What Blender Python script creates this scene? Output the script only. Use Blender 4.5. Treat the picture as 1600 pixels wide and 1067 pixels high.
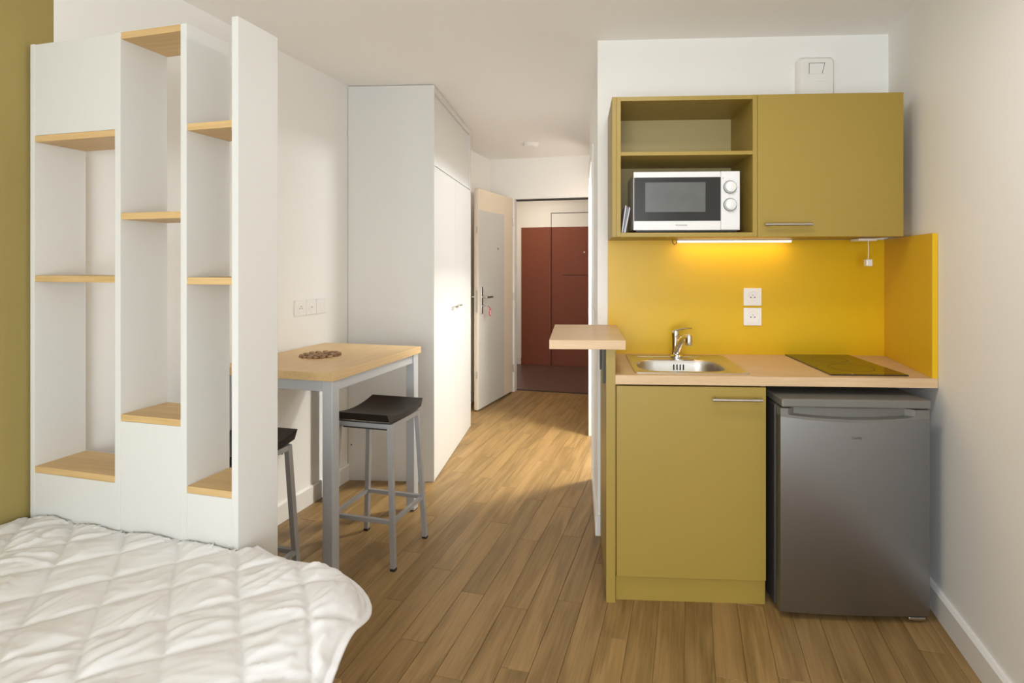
import bpy, bmesh, math, random
from mathutils import Vector, Matrix, noise

random.seed(7)
SC = bpy.context.scene
COL = SC.collection
for o in list(bpy.data.objects):
    bpy.data.objects.remove(o)

# ------------------------------------------------------------------ camera
YAW = 0.05483            # camera yaw against the kitchen axes
ANG = 0.20012            # the main room's walls are turned this far against the kitchen and wardrobe
cam = bpy.data.cameras.new('camera')
cam.sensor_width = 36.0
cam.lens = 36.0 * 859.15 / 1600
cam.shift_x = (800 - 854.62) / 1600
cam.shift_y = -(533.5 - 412.5) / 1600
cam.clip_start = 0.05
cam_o = bpy.data.objects.new('camera', cam)
cam_o.location = (0, 0, 1.34)
cam_o.rotation_euler = (math.pi / 2, 0, YAW)
COL.objects.link(cam_o)
SC.camera = cam_o

CA, SA = math.cos(ANG), math.sin(ANG)
def fromR(x, y, z=0.0):
    """room-frame coordinates to world (kitchen-frame) coordinates"""
    return Vector((CA * x + SA * y, -SA * x + CA * y, z))

# ------------------------------------------------------------------ world, lights, exposure
w = bpy.data.worlds.new('world'); SC.world = w
w.use_nodes = True
w.node_tree.nodes['Background'].inputs[0].default_value = (0.80, 0.90, 1.0, 1)
w.node_tree.nodes['Background'].inputs[1].default_value = 1.0
SC.view_settings.view_transform = 'Standard'
SC.view_settings.look = 'None'
SC.view_settings.gamma = 1.0
SC.view_settings.exposure = 0.05
SC.view_settings.use_curve_mapping = False
SC.cycles.use_denoising = True
SC.cycles.max_bounces = 12
SC.cycles.diffuse_bounces = 8
SC.cycles.glossy_bounces = 6
SC.cycles.caustics_reflective = False
SC.cycles.caustics_refractive = False
SC.cycles.sample_clamp_indirect = 6.0

def area(name, loc, target, sx, sy, power, color, spread=180):
    l = bpy.data.lights.new(name, 'AREA'); l.shape = 'RECTANGLE'
    l.size, l.size_y, l.energy, l.color = sx, sy, power, color
    l.spread = math.radians(spread)
    o = bpy.data.objects.new(name, l); COL.objects.link(o)
    o.location = loc
    d = Vector(target) - Vector(loc)
    o.rotation_euler = d.to_track_quat('-Z', 'Y').to_euler()
    return o

# daylight entering by the big window behind the camera
WIN = (-0.85, 0.86, 0.12, 1.95, -2.10)     # x0, x1, z0, z1, y (room frame)
wc = fromR((WIN[0] + WIN[1]) / 2, WIN[4] - 0.02, (WIN[2] + WIN[3]) / 2)
area('window_daylight', wc, wc + fromR(0, 1, 0), WIN[1] - WIN[0], WIN[3] - WIN[2], 98, (0.89, 0.955, 1.0))
# unseen light added beyond the bathroom doorway to brighten the corridor's end
area('added_corridor_light', fromR(-0.775, 5.05, 1.95), fromR(-1.9, 5.15, 1.6), 0.15, 0.25, 4.5, (1.0, 0.84, 0.70))
# lamp inside the bathroom, shining out through its open doorway
area('bathroom_mirror_lamp', (1.10, 3.85, 2.00), (-0.8, 3.90, 1.3), 0.50, 0.10, 22, (0.90, 0.95, 1.0))
area('bathroom_ceiling_lamp', (0.70, 3.82, 2.41), (0.45, 3.82, 0.0), 0.22, 0.22, 76, (1.0, 0.95, 0.83))
# unseen light added under the ceiling to brighten the communal hallway
area('added_hallway_light', fromR(-1.9, 6.2, 2.40), fromR(-1.9, 6.2, 0), 0.3, 0.3, 12, (1.0, 0.84, 0.64))

# ------------------------------------------------------------------ materials
def s2l(c):
    return tuple(((v / 255) / 12.92 if v / 255 <= 0.04045 else ((v / 255 + 0.055) / 1.055) ** 2.4) for v in c)

MATS = {}
def mat(name, col, rough=0.5, metal=0.0, spec=0.5, bump=0.0, bscale=60.0, coat=0.0, emit=None, estr=0.0, var=0.0, vscale=3.0, aniso=0.0):
    m = bpy.data.materials.new(name); m.use_nodes = True
    nt = m.node_tree; b = nt.nodes['Principled BSDF']
    b.inputs['Base Color'].default_value = (*col, 1)
    b.inputs['Roughness'].default_value = rough
    b.inputs['Metallic'].default_value = metal
    b.inputs['Specular IOR Level'].default_value = spec
    b.inputs['Coat Weight'].default_value = coat
    b.inputs['Anisotropic'].default_value = aniso
    if emit:
        b.inputs['Emission Color'].default_value = (*emit, 1)
        b.inputs['Emission Strength'].default_value = estr
    tc = nt.nodes.new('ShaderNodeTexCoord')
    if var > 0:
        n = nt.nodes.new('ShaderNodeTexNoise'); n.inputs['Scale'].default_value = vscale; n.inputs['Detail'].default_value = 4
        nt.links.new(tc.outputs['Object'], n.inputs['Vector'])
        mx = nt.nodes.new('ShaderNodeMix'); mx.data_type = 'RGBA'
        mx.inputs[6].default_value = (*[c * (1 - var) for c in col], 1)
        mx.inputs[7].default_value = (*[min(1, c * (1 + var)) for c in col], 1)
        nt.links.new(n.outputs['Fac'], mx.inputs[0]); nt.links.new(mx.outputs[2], b.inputs['Base Color'])
    if bump > 0:
        n2 = nt.nodes.new('ShaderNodeTexNoise'); n2.inputs['Scale'].default_value = bscale; n2.inputs['Detail'].default_value = 6
        nt.links.new(tc.outputs['Object'], n2.inputs['Vector'])
        bp = nt.nodes.new('ShaderNodeBump'); bp.inputs['Strength'].default_value = bump; bp.inputs['Distance'].default_value = 0.002
        nt.links.new(n2.outputs['Fac'], bp.inputs['Height']); nt.links.new(bp.outputs['Normal'], b.inputs['Normal'])
    MATS[name] = m
    return m

def wood(name, dark, light, axis='y', rough=0.45, grain=1.0, tone=0.0, spec=0.35, cath=0.35, bump=0.08):
    """procedural oak: fine fibres and broad figure stretched along one axis; tone = variation from piece to piece"""
    m = bpy.data.materials.new(name); m.use_nodes = True
    nt = m.node_tree; L = nt.links; N = nt.nodes; b = N['Principled BSDF']
    b.inputs['Roughness'].default_value = rough
    b.inputs['Specular IOR Level'].default_value = spec
    tc = N.new('ShaderNodeTexCoord'); oi = N.new('ShaderNodeObjectInfo')
    off = N.new('ShaderNodeVectorMath'); off.operation = 'SCALE'
    cmb = N.new('ShaderNodeCombineXYZ')
    for i in range(3): L.new(oi.outputs['Random'], cmb.inputs[i])
    L.new(cmb.outputs[0], off.inputs[0]); off.inputs['Scale'].default_value = 37.0
    add = N.new('ShaderNodeVectorMath'); add.operation = 'ADD'
    L.new(tc.outputs['Object'], add.inputs[0]); L.new(off.outputs[0], add.inputs[1])
    def mapped(along, across):
        mp = N.new('ShaderNodeMapping')
        s = [across] * 3; s['xyz'.index(axis)] = along
        mp.inputs['Scale'].default_value = s
        L.new(add.outputs[0], mp.inputs['Vector']); return mp
    m1 = mapped(1.6 * grain, 34 * grain)
    n1 = N.new('ShaderNodeTexNoise'); n1.inputs['Scale'].default_value = 3.0; n1.inputs['Detail'].default_value = 8; n1.inputs['Roughness'].default_value = 0.65
    L.new(m1.outputs[0], n1.inputs['Vector'])
    m2 = mapped(0.55, 5.5)
    n2 = N.new('ShaderNodeTexNoise'); n2.inputs['Scale'].default_value = 1.4; n2.inputs['Detail'].default_value = 3; n2.inputs['Distortion'].default_value = 0.6
    L.new(m2.outputs[0], n2.inputs['Vector'])
    mul = N.new('ShaderNodeMath'); mul.operation = 'MULTIPLY'; mul.inputs[1].default_value = 26.0
    L.new(n2.outputs['Fac'], mul.inputs[0])
    sn = N.new('ShaderNodeMath'); sn.operation = 'SINE'; L.new(mul.outputs[0], sn.inputs[0])
    ma = N.new('ShaderNodeMath'); ma.operation = 'MULTIPLY_ADD'; ma.inputs[1].default_value = 0.5 * cath; ma.inputs[2].default_value = 0.0
    L.new(sn.outputs[0], ma.inputs[0])
    ad = N.new('ShaderNodeMath'); ad.operation = 'ADD'; L.new(n1.outputs['Fac'], ad.inputs[0]); L.new(ma.outputs[0], ad.inputs[1])
    cr = N.new('ShaderNodeValToRGB')
    cr.color_ramp.elements[0].position = 0.25; cr.color_ramp.elements[0].color = (*dark, 1)
    cr.color_ramp.elements[1].position = 0.72; cr.color_ramp.elements[1].color = (*light, 1)
    L.new(ad.outputs[0], cr.inputs[0])
    last = cr.outputs[0]
    if tone > 0:
        mr = N.new('ShaderNodeMapRange'); mr.inputs['To Min'].default_value = 1 - tone; mr.inputs['To Max'].default_value = 1 + tone
        L.new(oi.outputs['Random'], mr.inputs['Value'])
        hs = N.new('ShaderNodeHueSaturation'); L.new(mr.outputs[0], hs.inputs['Value']); L.new(last, hs.inputs['Color'])
        last = hs.outputs[0]
    L.new(last, b.inputs['Base Color'])
    bp = N.new('ShaderNodeBump'); bp.inputs['Strength'].default_value = bump; bp.inputs['Distance'].default_value = 0.001
    L.new(ad.outputs[0], bp.inputs['Height']); L.new(bp.outputs['Normal'], b.inputs['Normal'])
    MATS[name] = m
    return m

mat('wall_white', (0.85, 0.845, 0.825), 0.85, spec=0.2, bump=0.10, bscale=180)
mat('ceiling_white', (0.88, 0.865, 0.845), 0.9, spec=0.2, bump=0.06, bscale=150)
mat('wall_olive', (0.335, 0.262, 0.092), 0.85, spec=0.2, bump=0.08, bscale=180)
mat('trim_white', (0.80, 0.79, 0.77), 0.45, bump=0.02)
mat('laminate_white', (0.69, 0.69, 0.675), 0.40, spec=0.4, bump=0.02, bscale=400)
mat('olive_laminate', (0.325, 0.228, 0.045), 0.42, spec=0.4, bump=0.03, bscale=500)
mat('olive_edge', (0.45, 0.33, 0.10), 0.42, spec=0.4, bump=0.03, bscale=500)
mat('olive_back', (0.44, 0.36, 0.165), 0.5, spec=0.3, bump=0.03, bscale=500)
mat('yellow_laminate', (0.68, 0.425, 0.010), 0.36, spec=0.4, bump=0.02, bscale=500)
mat('brown_paint', (0.23, 0.068, 0.038), 0.55, spec=0.3, bump=0.05, bscale=150)
mat('hall_floor', (0.135, 0.080, 0.072), 0.35, bump=0.05, bscale=90, var=0.12, vscale=8)
mat('door_beige', (0.80, 0.70, 0.57), 0.5, bump=0.02)
mat('door_grey', (0.62, 0.615, 0.595), 0.45, bump=0.02)
mat('steel', (0.62, 0.60, 0.57), 0.30, metal=1.0, bump=0.02, bscale=300, aniso=0.4)
mat('chrome', (0.80, 0.79, 0.78), 0.10, metal=1.0)
mat('brushed_handle', (0.55, 0.52, 0.48), 0.32, metal=1.0)
mat('dark_metal', (0.03, 0.03, 0.03), 0.45)
mat('grey_frame', (0.50, 0.52, 0.545), 0.38, metal=0.2, bump=0.03, bscale=400)
mat('stool_frame', (0.40, 0.40, 0.41), 0.40, metal=0.3, bump=0.03, bscale=400)
mat('dark_seat', (0.012, 0.009, 0.008), 0.40, spec=0.45, bump=0.06, bscale=120)
mat('rubber', (0.012, 0.012, 0.012), 0.7)
mat('fridge_silver', (0.33, 0.335, 0.35), 0.40, metal=1.0, bump=0.02, bscale=300)
mat('fridge_grey', (0.17, 0.165, 0.15), 0.42, metal=0.2)
mat('fridge_side', (0.035, 0.033, 0.031), 0.5)
mat('plastic_white', (0.82, 0.81, 0.79), 0.35)
mat('plastic_warm', (0.78, 0.755, 0.72), 0.45)
mat('microwave_white', (0.73, 0.735, 0.74), 0.28)
mat('bezel_grey', (0.20, 0.20, 0.20), 0.3, metal=0.6)
mat('black_glass', (0.012, 0.012, 0.013), 0.08, spec=0.6)
mat('hob_glass', (0.010, 0.010, 0.008), 0.06, spec=0.7)
mat('micro_window', (0.10, 0.105, 0.105), 0.22, spec=0.6, var=0.2, vscale=10)
mat('shadow_gap', (0.01, 0.01, 0.01), 0.8)
mat('print_dark', (0.05, 0.05, 0.05), 0.6)
mat('logo_grey', (0.19, 0.185, 0.17), 0.45, metal=0.5)
mat('print_grey', (0.10, 0.10, 0.09), 0.5)
mat('socket_hole', (0.02, 0.02, 0.02), 0.6)
mat('duvet', (0.735, 0.735, 0.74), 0.75, spec=0.25, bump=0.12, bscale=90)
mat('mattress', (0.70, 0.68, 0.65), 0.8, bump=0.1)
mat('paper', (0.62, 0.62, 0.68), 0.7)
mat('paper_dark', (0.03, 0.035, 0.055), 0.5)
mat('tag_red', (0.55, 0.03, 0.05), 0.4)
mat('tag_label', (0.85, 0.62, 0.60), 0.5)
mat('led', (0.9, 0.85, 0.75), 0.4, emit=(1.0, 0.76, 0.46), estr=4.5)
mat('opal', (0.9, 0.88, 0.84), 0.4, emit=(1.0, 0.92, 0.82), estr=0.9)
mat('glass', (0.9, 0.9, 0.9), 0.02, spec=0.5)
mat('cable', (0.10, 0.045, 0.02), 0.5)
mat('trivet_dark', (0.10, 0.05, 0.022), 0.7)
wood('floor_oak', (0.195, 0.118, 0.039), (0.325, 0.202, 0.080), 'y', rough=0.40, grain=1.0, tone=0.10, spec=0.4, cath=0.29, bump=0.05)
wood('oak_top', (0.58, 0.395, 0.190), (0.70, 0.505, 0.265), 'y', rough=0.40, grain=1.2, spec=0.35, cath=0.12)
wood('oak_worktop', (0.53, 0.365, 0.205), (0.66, 0.48, 0.295), 'x', rough=0.40, grain=1.2, spec=0.35, cath=0.12)
wood('oak_shelf', (0.53, 0.35, 0.15), (0.68, 0.475, 0.235), 'x', rough=0.45, grain=1.1, spec=0.3, cath=0.18)
wood('bed_oak', (0.36, 0.22, 0.09), (0.50, 0.33, 0.16), 'y', rough=0.45, grain=1.1, spec=0.3, cath=0.18)
wood('trivet_wood', (0.16, 0.085, 0.04), (0.42, 0.27, 0.15), 'z', rough=0.7, grain=1.0, cath=0.3)

# ------------------------------------------------------------------ mesh helpers
class MB:
    def __init__(self): self.bm = bmesh.new()
    def box(self, x0, x1, y0, y1, z0, z1, bev=0.0, seg=2):
        t = bmesh.new()
        bmesh.ops.create_cube(t, size=1)
        bmesh.ops.scale(t, vec=(x1 - x0, y1 - y0, z1 - z0), verts=t.verts)
        bmesh.ops.translate(t, vec=((x0 + x1) / 2, (y0 + y1) / 2, (z0 + z1) / 2), verts=t.verts)
        if bev > 0:
            bmesh.ops.bevel(t, geom=t.edges[:], offset=bev, segments=seg, profile=0.5, affect='EDGES')
        return self.merge(t)
    def merge(self, t):
        me = bpy.data.meshes.new('tmp'); t.to_mesh(me); t.free()
        self.bm.from_mesh(me); bpy.data.meshes.remove(me); return self
    def loft(self, rings, cap=True, closed=True):
        """rings: lists of equal length of points"""
        bm = self.bm
        vr = [[bm.verts.new(p) for p in r] for r in rings]
        n = len(vr[0])
        for a, b in zip(vr, vr[1:]):
            for i in range(n if closed else n - 1):
                j = (i + 1) % n
                bm.faces.new((a[i], a[j], b[j], b[i]))
        if cap:
            bm.faces.new(vr[0][::-1]); bm.faces.new(vr[-1])
        return self
    def tube(self, pts, r, n=10, sq=False):
        pts = [Vector(p) for p in pts]
        rs = r if isinstance(r, (list, tuple)) else [r] * len(pts)
        up0 = None; rings = []
        for i, p in enumerate(pts):
            d = (pts[min(i + 1, len(pts) - 1)] - pts[max(i - 1, 0)]).normalized()
            if up0 is None:
                ref = Vector((0, 0, 1)) if abs(d.z) < 0.9 else Vector((1, 0, 0))
                s = d.cross(ref).normalized()
            else:
                s = (up0 - d * up0.dot(d)).normalized()
            up0 = s; t = d.cross(s)
            ring = []
            for k in range(n):
                a = 2 * math.pi * k / n + (math.pi / 4 if sq else 0)
                ring.append(p + (s * math.cos(a) + t * math.sin(a)) * rs[i])
            rings.append(ring)
        return self.loft(rings)
    def lathe(self, prof, center=(0, 0, 0), axis='z', n=24):
        """profile: (radius, height) pairs along the axis"""
        c = Vector(center); rings = []
        for r, hgt in prof:
            ring = []
            for k in range(n):
                a = 2 * math.pi * k / n
                u, v = r * math.cos(a), r * math.sin(a)
                ring.append(c + {'z': Vector((u, v, hgt)), 'y': Vector((u, -hgt, v)), 'x': Vector((hgt, u, v))}[axis])
            rings.append(ring)
        return self.loft(rings)
    def prism(self, poly, lo, hi, axis='z'):
        """2D polygon extruded along an axis: z:(x,y)  y:(x,z)  x:(y,z)"""
        def P(p, h): return {'z': (p[0], p[1], h), 'y': (p[0], h, p[1]), 'x': (h, p[0], p[1])}[axis]
        return self.loft([[P(p, lo) for p in poly], [P(p, hi) for p in poly]])
    def move(self, v):
        bmesh.ops.translate(self.bm, vec=v, verts=self.bm.verts); return self
    def mesh(self, name, m, smooth=False, angle=40):
        bmesh.ops.recalc_face_normals(self.bm, faces=self.bm.faces[:])
        me = bpy.data.meshes.new(name); self.bm.to_mesh(me); self.bm.free()
        for k in (m if isinstance(m, (list, tuple)) else [m]):
            me.materials.append(MATS[k])
        if smooth:
            me.polygons.foreach_set('use_smooth', [True] * len(me.polygons))
            me.set_sharp_from_angle(angle=math.radians(angle))
        return me

def link(name, me, parent=None):
    o = bpy.data.objects.new(name, me); COL.objects.link(o)
    if parent is not None: o.parent = parent
    return o

def part(name, mb, m, parent, label=None, smooth=False):
    o = link(name, mb.mesh(name, m, smooth), parent)
    if label: o['label'] = label
    return o

def tag(o, label, cat, group=None):
    o['label'] = label; o['category'] = cat
    if group: o['group'] = group
    return o

def place(o, loc, frame):
    if frame == 'R':
        o.location = fromR(*loc); o.rotation_euler = (0, 0, -ANG)
    else:
        o.location = loc
    return o

def thing(name, label, cat, loc, frame='K', group=None):
    o = bpy.data.objects.new(name, None); COL.objects.link(o)
    o.empty_display_size = 0.1
    place(o, loc, frame)
    return tag(o, label, cat, group)

def solo(name, mb, m, label, cat, loc, frame='K', group=None, smooth=False):
    """a thing that is one mesh; geometry is given relative to loc"""
    o = link(name, mb.mesh(name, m, smooth))
    place(o, loc, frame)
    return tag(o, label, cat, group)

def struct(name, mb, m, frame='K', parent=None, label=None):
    o = link(name, mb.mesh(name, m), parent)
    if parent is None:
        o['kind'] = 'structure'
        if frame == 'R': o.rotation_euler = (0, 0, -ANG)
        if label: o['label'] = label
    return o

def text(name, s, size, m, parent, loc, rot, extrude=0.0003):
    cu = bpy.data.curves.new(name, 'FONT'); cu.body = s; cu.size = size; cu.extrude = extrude
    cu.align_x = 'CENTER'; cu.align_y = 'CENTER'
    t = bpy.data.objects.new(name, cu); COL.objects.link(t)
    bpy.context.view_layer.update()
    me = bpy.data.meshes.new_from_object(t.evaluated_get(bpy.context.evaluated_depsgraph_get()))
    bpy.data.objects.remove(t)
    me.materials.clear(); me.materials.append(MATS[m])
    o = link(name, me, parent); o.location = loc; o.rotation_euler = rot
    return o

# ================================================================== ROOM
H = 2.445          # ceiling height
XL, XR = -2.058, 0.922      # left and right room walls (room frame)
YE = 5.50                   # end wall with the entrance door (room frame)
YB = 2.73                   # wall behind the kitchen (kitchen frame)
XC = 0.101                  # corridor side of the kitchen / bathroom partition

# floor with single planks
fl = struct('floor', MB().box(XL - .1, XR + .15, -2.2, YE + .09, -.06, -.004), 'floor_oak', 'R', label='oak plank floor')
PW, PL = 0.0985, 0.92
plank_cache = {}
def plank_mesh(l):
    k = round(l, 3)
    if k not in plank_cache:
        t = MB(); g = 0.0006; b = 0.0009
        x0, x1, y0, y1 = -PW / 2 + g, PW / 2 - g, -l / 2 + g, l / 2 - g
        t.loft([[(x0, y0, -.004), (x1, y0, -.004), (x1, y1, -.004), (x0, y1, -.004)],
                [(x0, y0, -b), (x1, y0, -b), (x1, y1, -b), (x0, y1, -b)],
                [(x0 + b, y0 + b, 0), (x1 - b, y0 + b, 0), (x1 - b, y1 - b, 0), (x0 + b, y1 - b, 0)]])
        plank_cache[k] = t.mesh('plank', 'floor_oak')
    return plank_cache[k]
row = 0
x = XL - 0.03
rs = random.Random(3)
prev = 0
while x < XR + 0.06:
    off = (prev + rs.uniform(0.27, 0.73) * PL) % PL; prev = off
    y = -1.3 - off
    while y < YE + .085:
        l = PL
        y1 = min(y + PL, YE + .085)
        l = y1 - y
        cx, cy = x + PW / 2, (y + y1) / 2
        pts = [fromR(cx + sx * PW / 2, yy) for sx in (-1, 1) for yy in (y, cy, y1)]
        hid = all(p.x > 0.30 and p.y > 2.78 for p in pts) or all(p.x < -1.0 and 3.42 < p.y < 4.5 for p in pts)
        if l > 0.02 and not hid:
            o = link('plank', plank_mesh(l), fl); o.location = (cx, cy, 0)
        y = y1
    x += PW; row += 1

struct('ceiling', MB().box(XL - .1, XR + 1.2, -2.2, YE + .1, H, H + .1), 'ceiling_white', 'R')

# left wall: olive paint in front of the shelf unit, white beyond it
lw = MB()
lw.box(XL - .1, XL, -2.2, 1.362, -.05, H)
n_ol = len(lw.bm.faces)
lw.box(XL - .1, XL, 1.362, YE + .1, -.05, H)
lw.bm.faces.ensure_lookup_table()
for i in range(n_ol, len(lw.bm.faces)): lw.bm.faces[i].material_index = 1
struct('wall_left', lw, ['wall_olive', 'wall_white'], 'R')
struct('wall_right', MB().box(XR, XR + .1, -2.2, 3.15, -.05, H), 'wall_white', 'R')
# back wall with window opening
bw = MB(); x0, x1, z0, z1, yw = WIN
bw.box(XL - .1, x0, yw - .1, yw, -.05, H); bw.box(x1, XR + .1, yw - .1, yw, -.05, H)
bw.box(x0, x1, yw - .1, yw, -.05, z0); bw.box(x0, x1, yw - .1, yw, z1, H)
struct('wall_back', bw, 'wall_white', 'R')
wf = MB()
for a, b in ((x0, x0 + .05), (x1 - .05, x1), ((x0 + x1) / 2 - .03, (x0 + x1) / 2 + .03)): wf.box(a, b, yw - .09, yw - .045, z0, z1)
for a, b in ((z0, z0 + .05), (z1 - .05, z1)): wf.box(x0 + .05, x1 - .05, yw - .09, yw - .045, a, b)
struct('window_1', wf, 'trim_white', 'R')

# partition behind the kitchen, corridor wall with the bathroom doorway
struct('wall_kitchen', MB().box(XC, 1.75, YB, YB + .08, -.05, H), 'wall_white')
DY0, DY1, DZ = 3.40, 4.33, 2.04      # bathroom doorway along the corridor
cw = MB()
cw.box(XC, XC + .08, YB + .08, DY0, -.05, H)
cw.box(XC, XC + .08, DY0, DY1, DZ, H)
# beyond the doorway the wall turns back to the room's direction
ex = (YE + .02 - 0)            # reach the end wall
def kray(t): return (XC + SA * t, DY1 + CA * t)
tt = 1.30
p0, p1 = (XC, DY1), kray(tt)
cw.prism([p0, p1, (p1[0] + .08, p1[1]), (p0[0] + .08, p0[1])], -.05, H, 'z')
struct('wall_corridor', cw, 'wall_white')
df = MB()      # bathroom door frame, seen edge-on
for y0, y1 in ((DY0 - .05, DY0 + .035), (DY1 - .035, DY1 + .045)):
    df.box(XC - .012, XC + .09, y0, y1, 0, DZ + .03, .002)
df.box(XC - .012, XC + .09, DY0 + .035, DY1 - .035, DZ - .035, DZ + .03, .002)
struct('door_2', df, 'trim_white', label='white bathroom door frame seen edge-on')
struct('wall_bathroom', MB().box(1.95, 2.03, YB + .08, 5.4, -.05, H).box(.5, 1.95, 4.75, 4.83, -.05, H), 'wall_white')
struct('floor_bathroom', MB().box(XC + .09, 1.95, YB + .08, 5.3, -.003, .004), 'hall_floor')

# end wall with the entrance doorway
EX0, EX1, EZ = -1.786, -0.90, 2.020
ew = MB()
ew.box(XL, EX0, YE, YE + .08, -.05, H); ew.box(EX1, -.3, YE, YE + .08, -.05, H); ew.box(EX0, EX1, YE, YE + .08, EZ, H)
struct('wall_end', ew, 'wall_white', 'R')
struct('lintel_shade', MB().box(EX0, EX1, YE + .055, YE + .10, EZ - .014, EZ, .0), 'dark_metal', 'R', label='dark strip standing in for the shadow under the entrance lintel')  # shade under the lintel, built as a dark strip
struct('trim_2', MB().box(EX0, EX1, YE + .075, YE + .105, -.004, .006), 'dark_metal', 'R', label='dark threshold strip under the entrance door')

# communal hallway
YH = 7.05
struct('floor_hall', MB().box(-3.3, .6, YE + .10, YH + .02, -.06, -.002), 'hall_floor', 'R')
hw = MB()
BZ, BX, HD0, HD1, HDZ = 1.828, -2.195, -1.880, -0.95, 2.085
def hbox(mb, x0, x1, z0, z1, idx):
    n = len(mb.bm.faces); mb.box(x0, x1, YH, YH + .1, z0, z1); mb.bm.faces.ensure_lookup_table()
    for i in range(n, len(mb.bm.faces)): mb.bm.faces[i].material_index = idx
hbox(hw, -3.3, BX, -.05, H, 0); hbox(hw, BX, HD0, -.05, BZ, 1); hbox(hw, BX, HD0, BZ, H, 0)
hw.box(HD0, HD1, YH + .06, YH + .1, -.05, HDZ); hbox(hw, HD1, .6, -.05, BZ, 1); hbox(hw, HD1, .6, BZ, H, 0); hbox(hw, HD0, HD1, HDZ, H, 0)
struct('wall_hall', hw, ['wall_white', 'brown_paint'], 'R')
struct('wall_hall_side', MB().box(-3.4, -3.3, YE + .08, YH + .1, -.05, H).box(.6, .7, YE + .08, YH + .1, -.05, H).box(-3.4, XL - .1, YE, YE + .08, -.05, H).box(-.3, .7, YE, YE + .08, -.05, H), 'wall_white', 'R')
struct('ceiling_hall', MB().box(-3.4, .7, YE + .08, YH + .1, H, H + .1), 'ceiling_white', 'R')
bh = MB(); bh.box(-3.3, BX, YH - .012, YH, 0, .085); n = len(bh.bm.faces)
bh.box(BX, HD0, YH - .012, YH, 0, .085); bh.bm.faces.ensure_lookup_table()
for i in range(n, len(bh.bm.faces)): bh.bm.faces[i].material_index = 1
struct('baseboard_hall', bh, ['trim_white', 'brown_paint'], 'R')
# neighbour's door across the hallway
nd = bpy.data.objects.new('door_3', None); COL.objects.link(nd); place(nd, (0, 0, 0), 'R'); nd['kind'] = 'structure'
nd['label'] = 'brown and white door across the hallway'
def two_tone(name, boxes, parent):
    mb = MB(); idx = []
    for (xa, xb, ya, yb, za, zb) in boxes:
        for lo, hi, m in ((za, min(zb, BZ), 1), (max(za, BZ), zb, 0)):
            if hi - lo > 1e-4:
                n0 = len(mb.bm.faces); mb.box(xa, xb, ya, yb, lo, hi); mb.bm.faces.ensure_lookup_table()
                for i in range(n0, len(mb.bm.faces)): mb.bm.faces[i].material_index = m
    return part(name, mb, ['wall_white', 'brown_paint'], parent)
two_tone('door_frame', [(HD0, HD0 + .10, YH - .02, YH + .10, 0, HDZ - .07), (HD1 - .10, HD1, YH - .02, YH + .10, 0, HDZ - .07), (HD0, HD1, YH - .02, YH + .10, HDZ - .07, HDZ)], nd)
two_tone('door_leaf', [(HD0 + .104, HD1 - .104, YH + .004, YH + .05, .001, HDZ - .075)], nd)
part('peephole', MB().lathe([(.0, .0), (.011, .0), (.011, .006), (.004, .008)], (-1.335, YH + .004, 1.495), 'y', 12), 'brushed_handle', nd, smooth=True)
part('rail', MB().box(-1.62, HD1 - .12, YH - .001, YH + .006, 1.195, 1.199), 'shadow_gap', nd)

# baseboards
def baseboard(name, mb, frame): struct(name, mb, 'trim_white', frame)
bl = MB(); prof = [(0, 0), (.012, 0), (.012, .094), (.008, .102), (0, .102)]
bl.prism([(XL + a, b) for a, b in prof], 1.45, 3.09, 'y'); bl.prism([(XL + a, b) for a, b in prof], 4.60, YE, 'y')
baseboard('baseboard_left', bl, 'R')
br = MB(); prof = [(0, 0), (.019, 0), (.019, .091), (.010, .100), (0, .100)]
br.prism([(XR - a, b) for a, b in prof], -2.1, 2.70, 'y'); baseboard('baseboard_right', br, 'R')
bc = MB(); bc.box(XC - .012, XC, YB - .012, DY0 - .055, 0, .10, .002); bc.box(XC, .115, YB - .012, YB, 0, .10, .002)
baseboard('baseboard_corridor', bc, 'K')
be = MB(); be.box(XL + .012, EX0 - .06, YE - .012, YE, 0, .10, .002); baseboard('baseboard_end', be, 'R')

# entrance door, standing open into the corridor
A = Vector((-1.862, 4.672)); B = Vector((-1.800, 5.490))
leafv = (B - A); LL = leafv.length
door = bpy.data.objects.new('door_1', None); COL.objects.link(door); door['kind'] = 'structure'
door['label'] = 'entrance door standing open, beige with a grey field'
door.location = fromR(A.x, A.y, 0)
door.rotation_euler = (0, 0, -ANG + math.atan2(leafv.y, leafv.x))   # local x runs from free edge to hinge, local -y is the visible face
leaf = part('door_leaf', MB().box(0, LL, .002, .040, .012, 2.028, .0015), 'door_beige', door)
part('grey_panel', MB().box(.012, .592, -.0005, .003, .014, 1.835), 'door_grey', door, 'grey painted field of the door')
part('edge_strip', MB().box(-.003, .0, .008, .018, .012, 2.028), 'plastic_warm', leaf)
for z0, z1 in ((1.62, 1.68), (.90, 1.10), (.30, .36)):
    part('lock_plate', MB().box(-.0045, -.001, .006, .022, z0, z1), 'steel', leaf)
hp = part('handle_plate', MB().box(.050, .082, -.010, 0, .885, 1.130, .003), 'brushed_handle', door)
lev = MB().tube([(.066, -.008, 1.037), (.066, -.05, 1.037)], .010, 12)
lev.tube([(.066, -.050, 1.037), (.10, -.055, 1.036), (.20, -.052, 1.034)], [.0095, .0095, .0085], 12)
part('lever', lev, 'brushed_handle', hp, smooth=True)
part('lock_cylinder', MB().lathe([(.0, 0), (.010, 0), (.010, .016), (0, .016)], (.066, -.008, .955), 'y', 14), 'steel', hp, smooth=True)
part('peephole', MB().lathe([(.0, 0), (.012, 0), (.012, .004), (.006, .006), (0, .006)], (.437, -.0005, 1.49), 'y', 16), 'brushed_handle', door, smooth=True)
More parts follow.
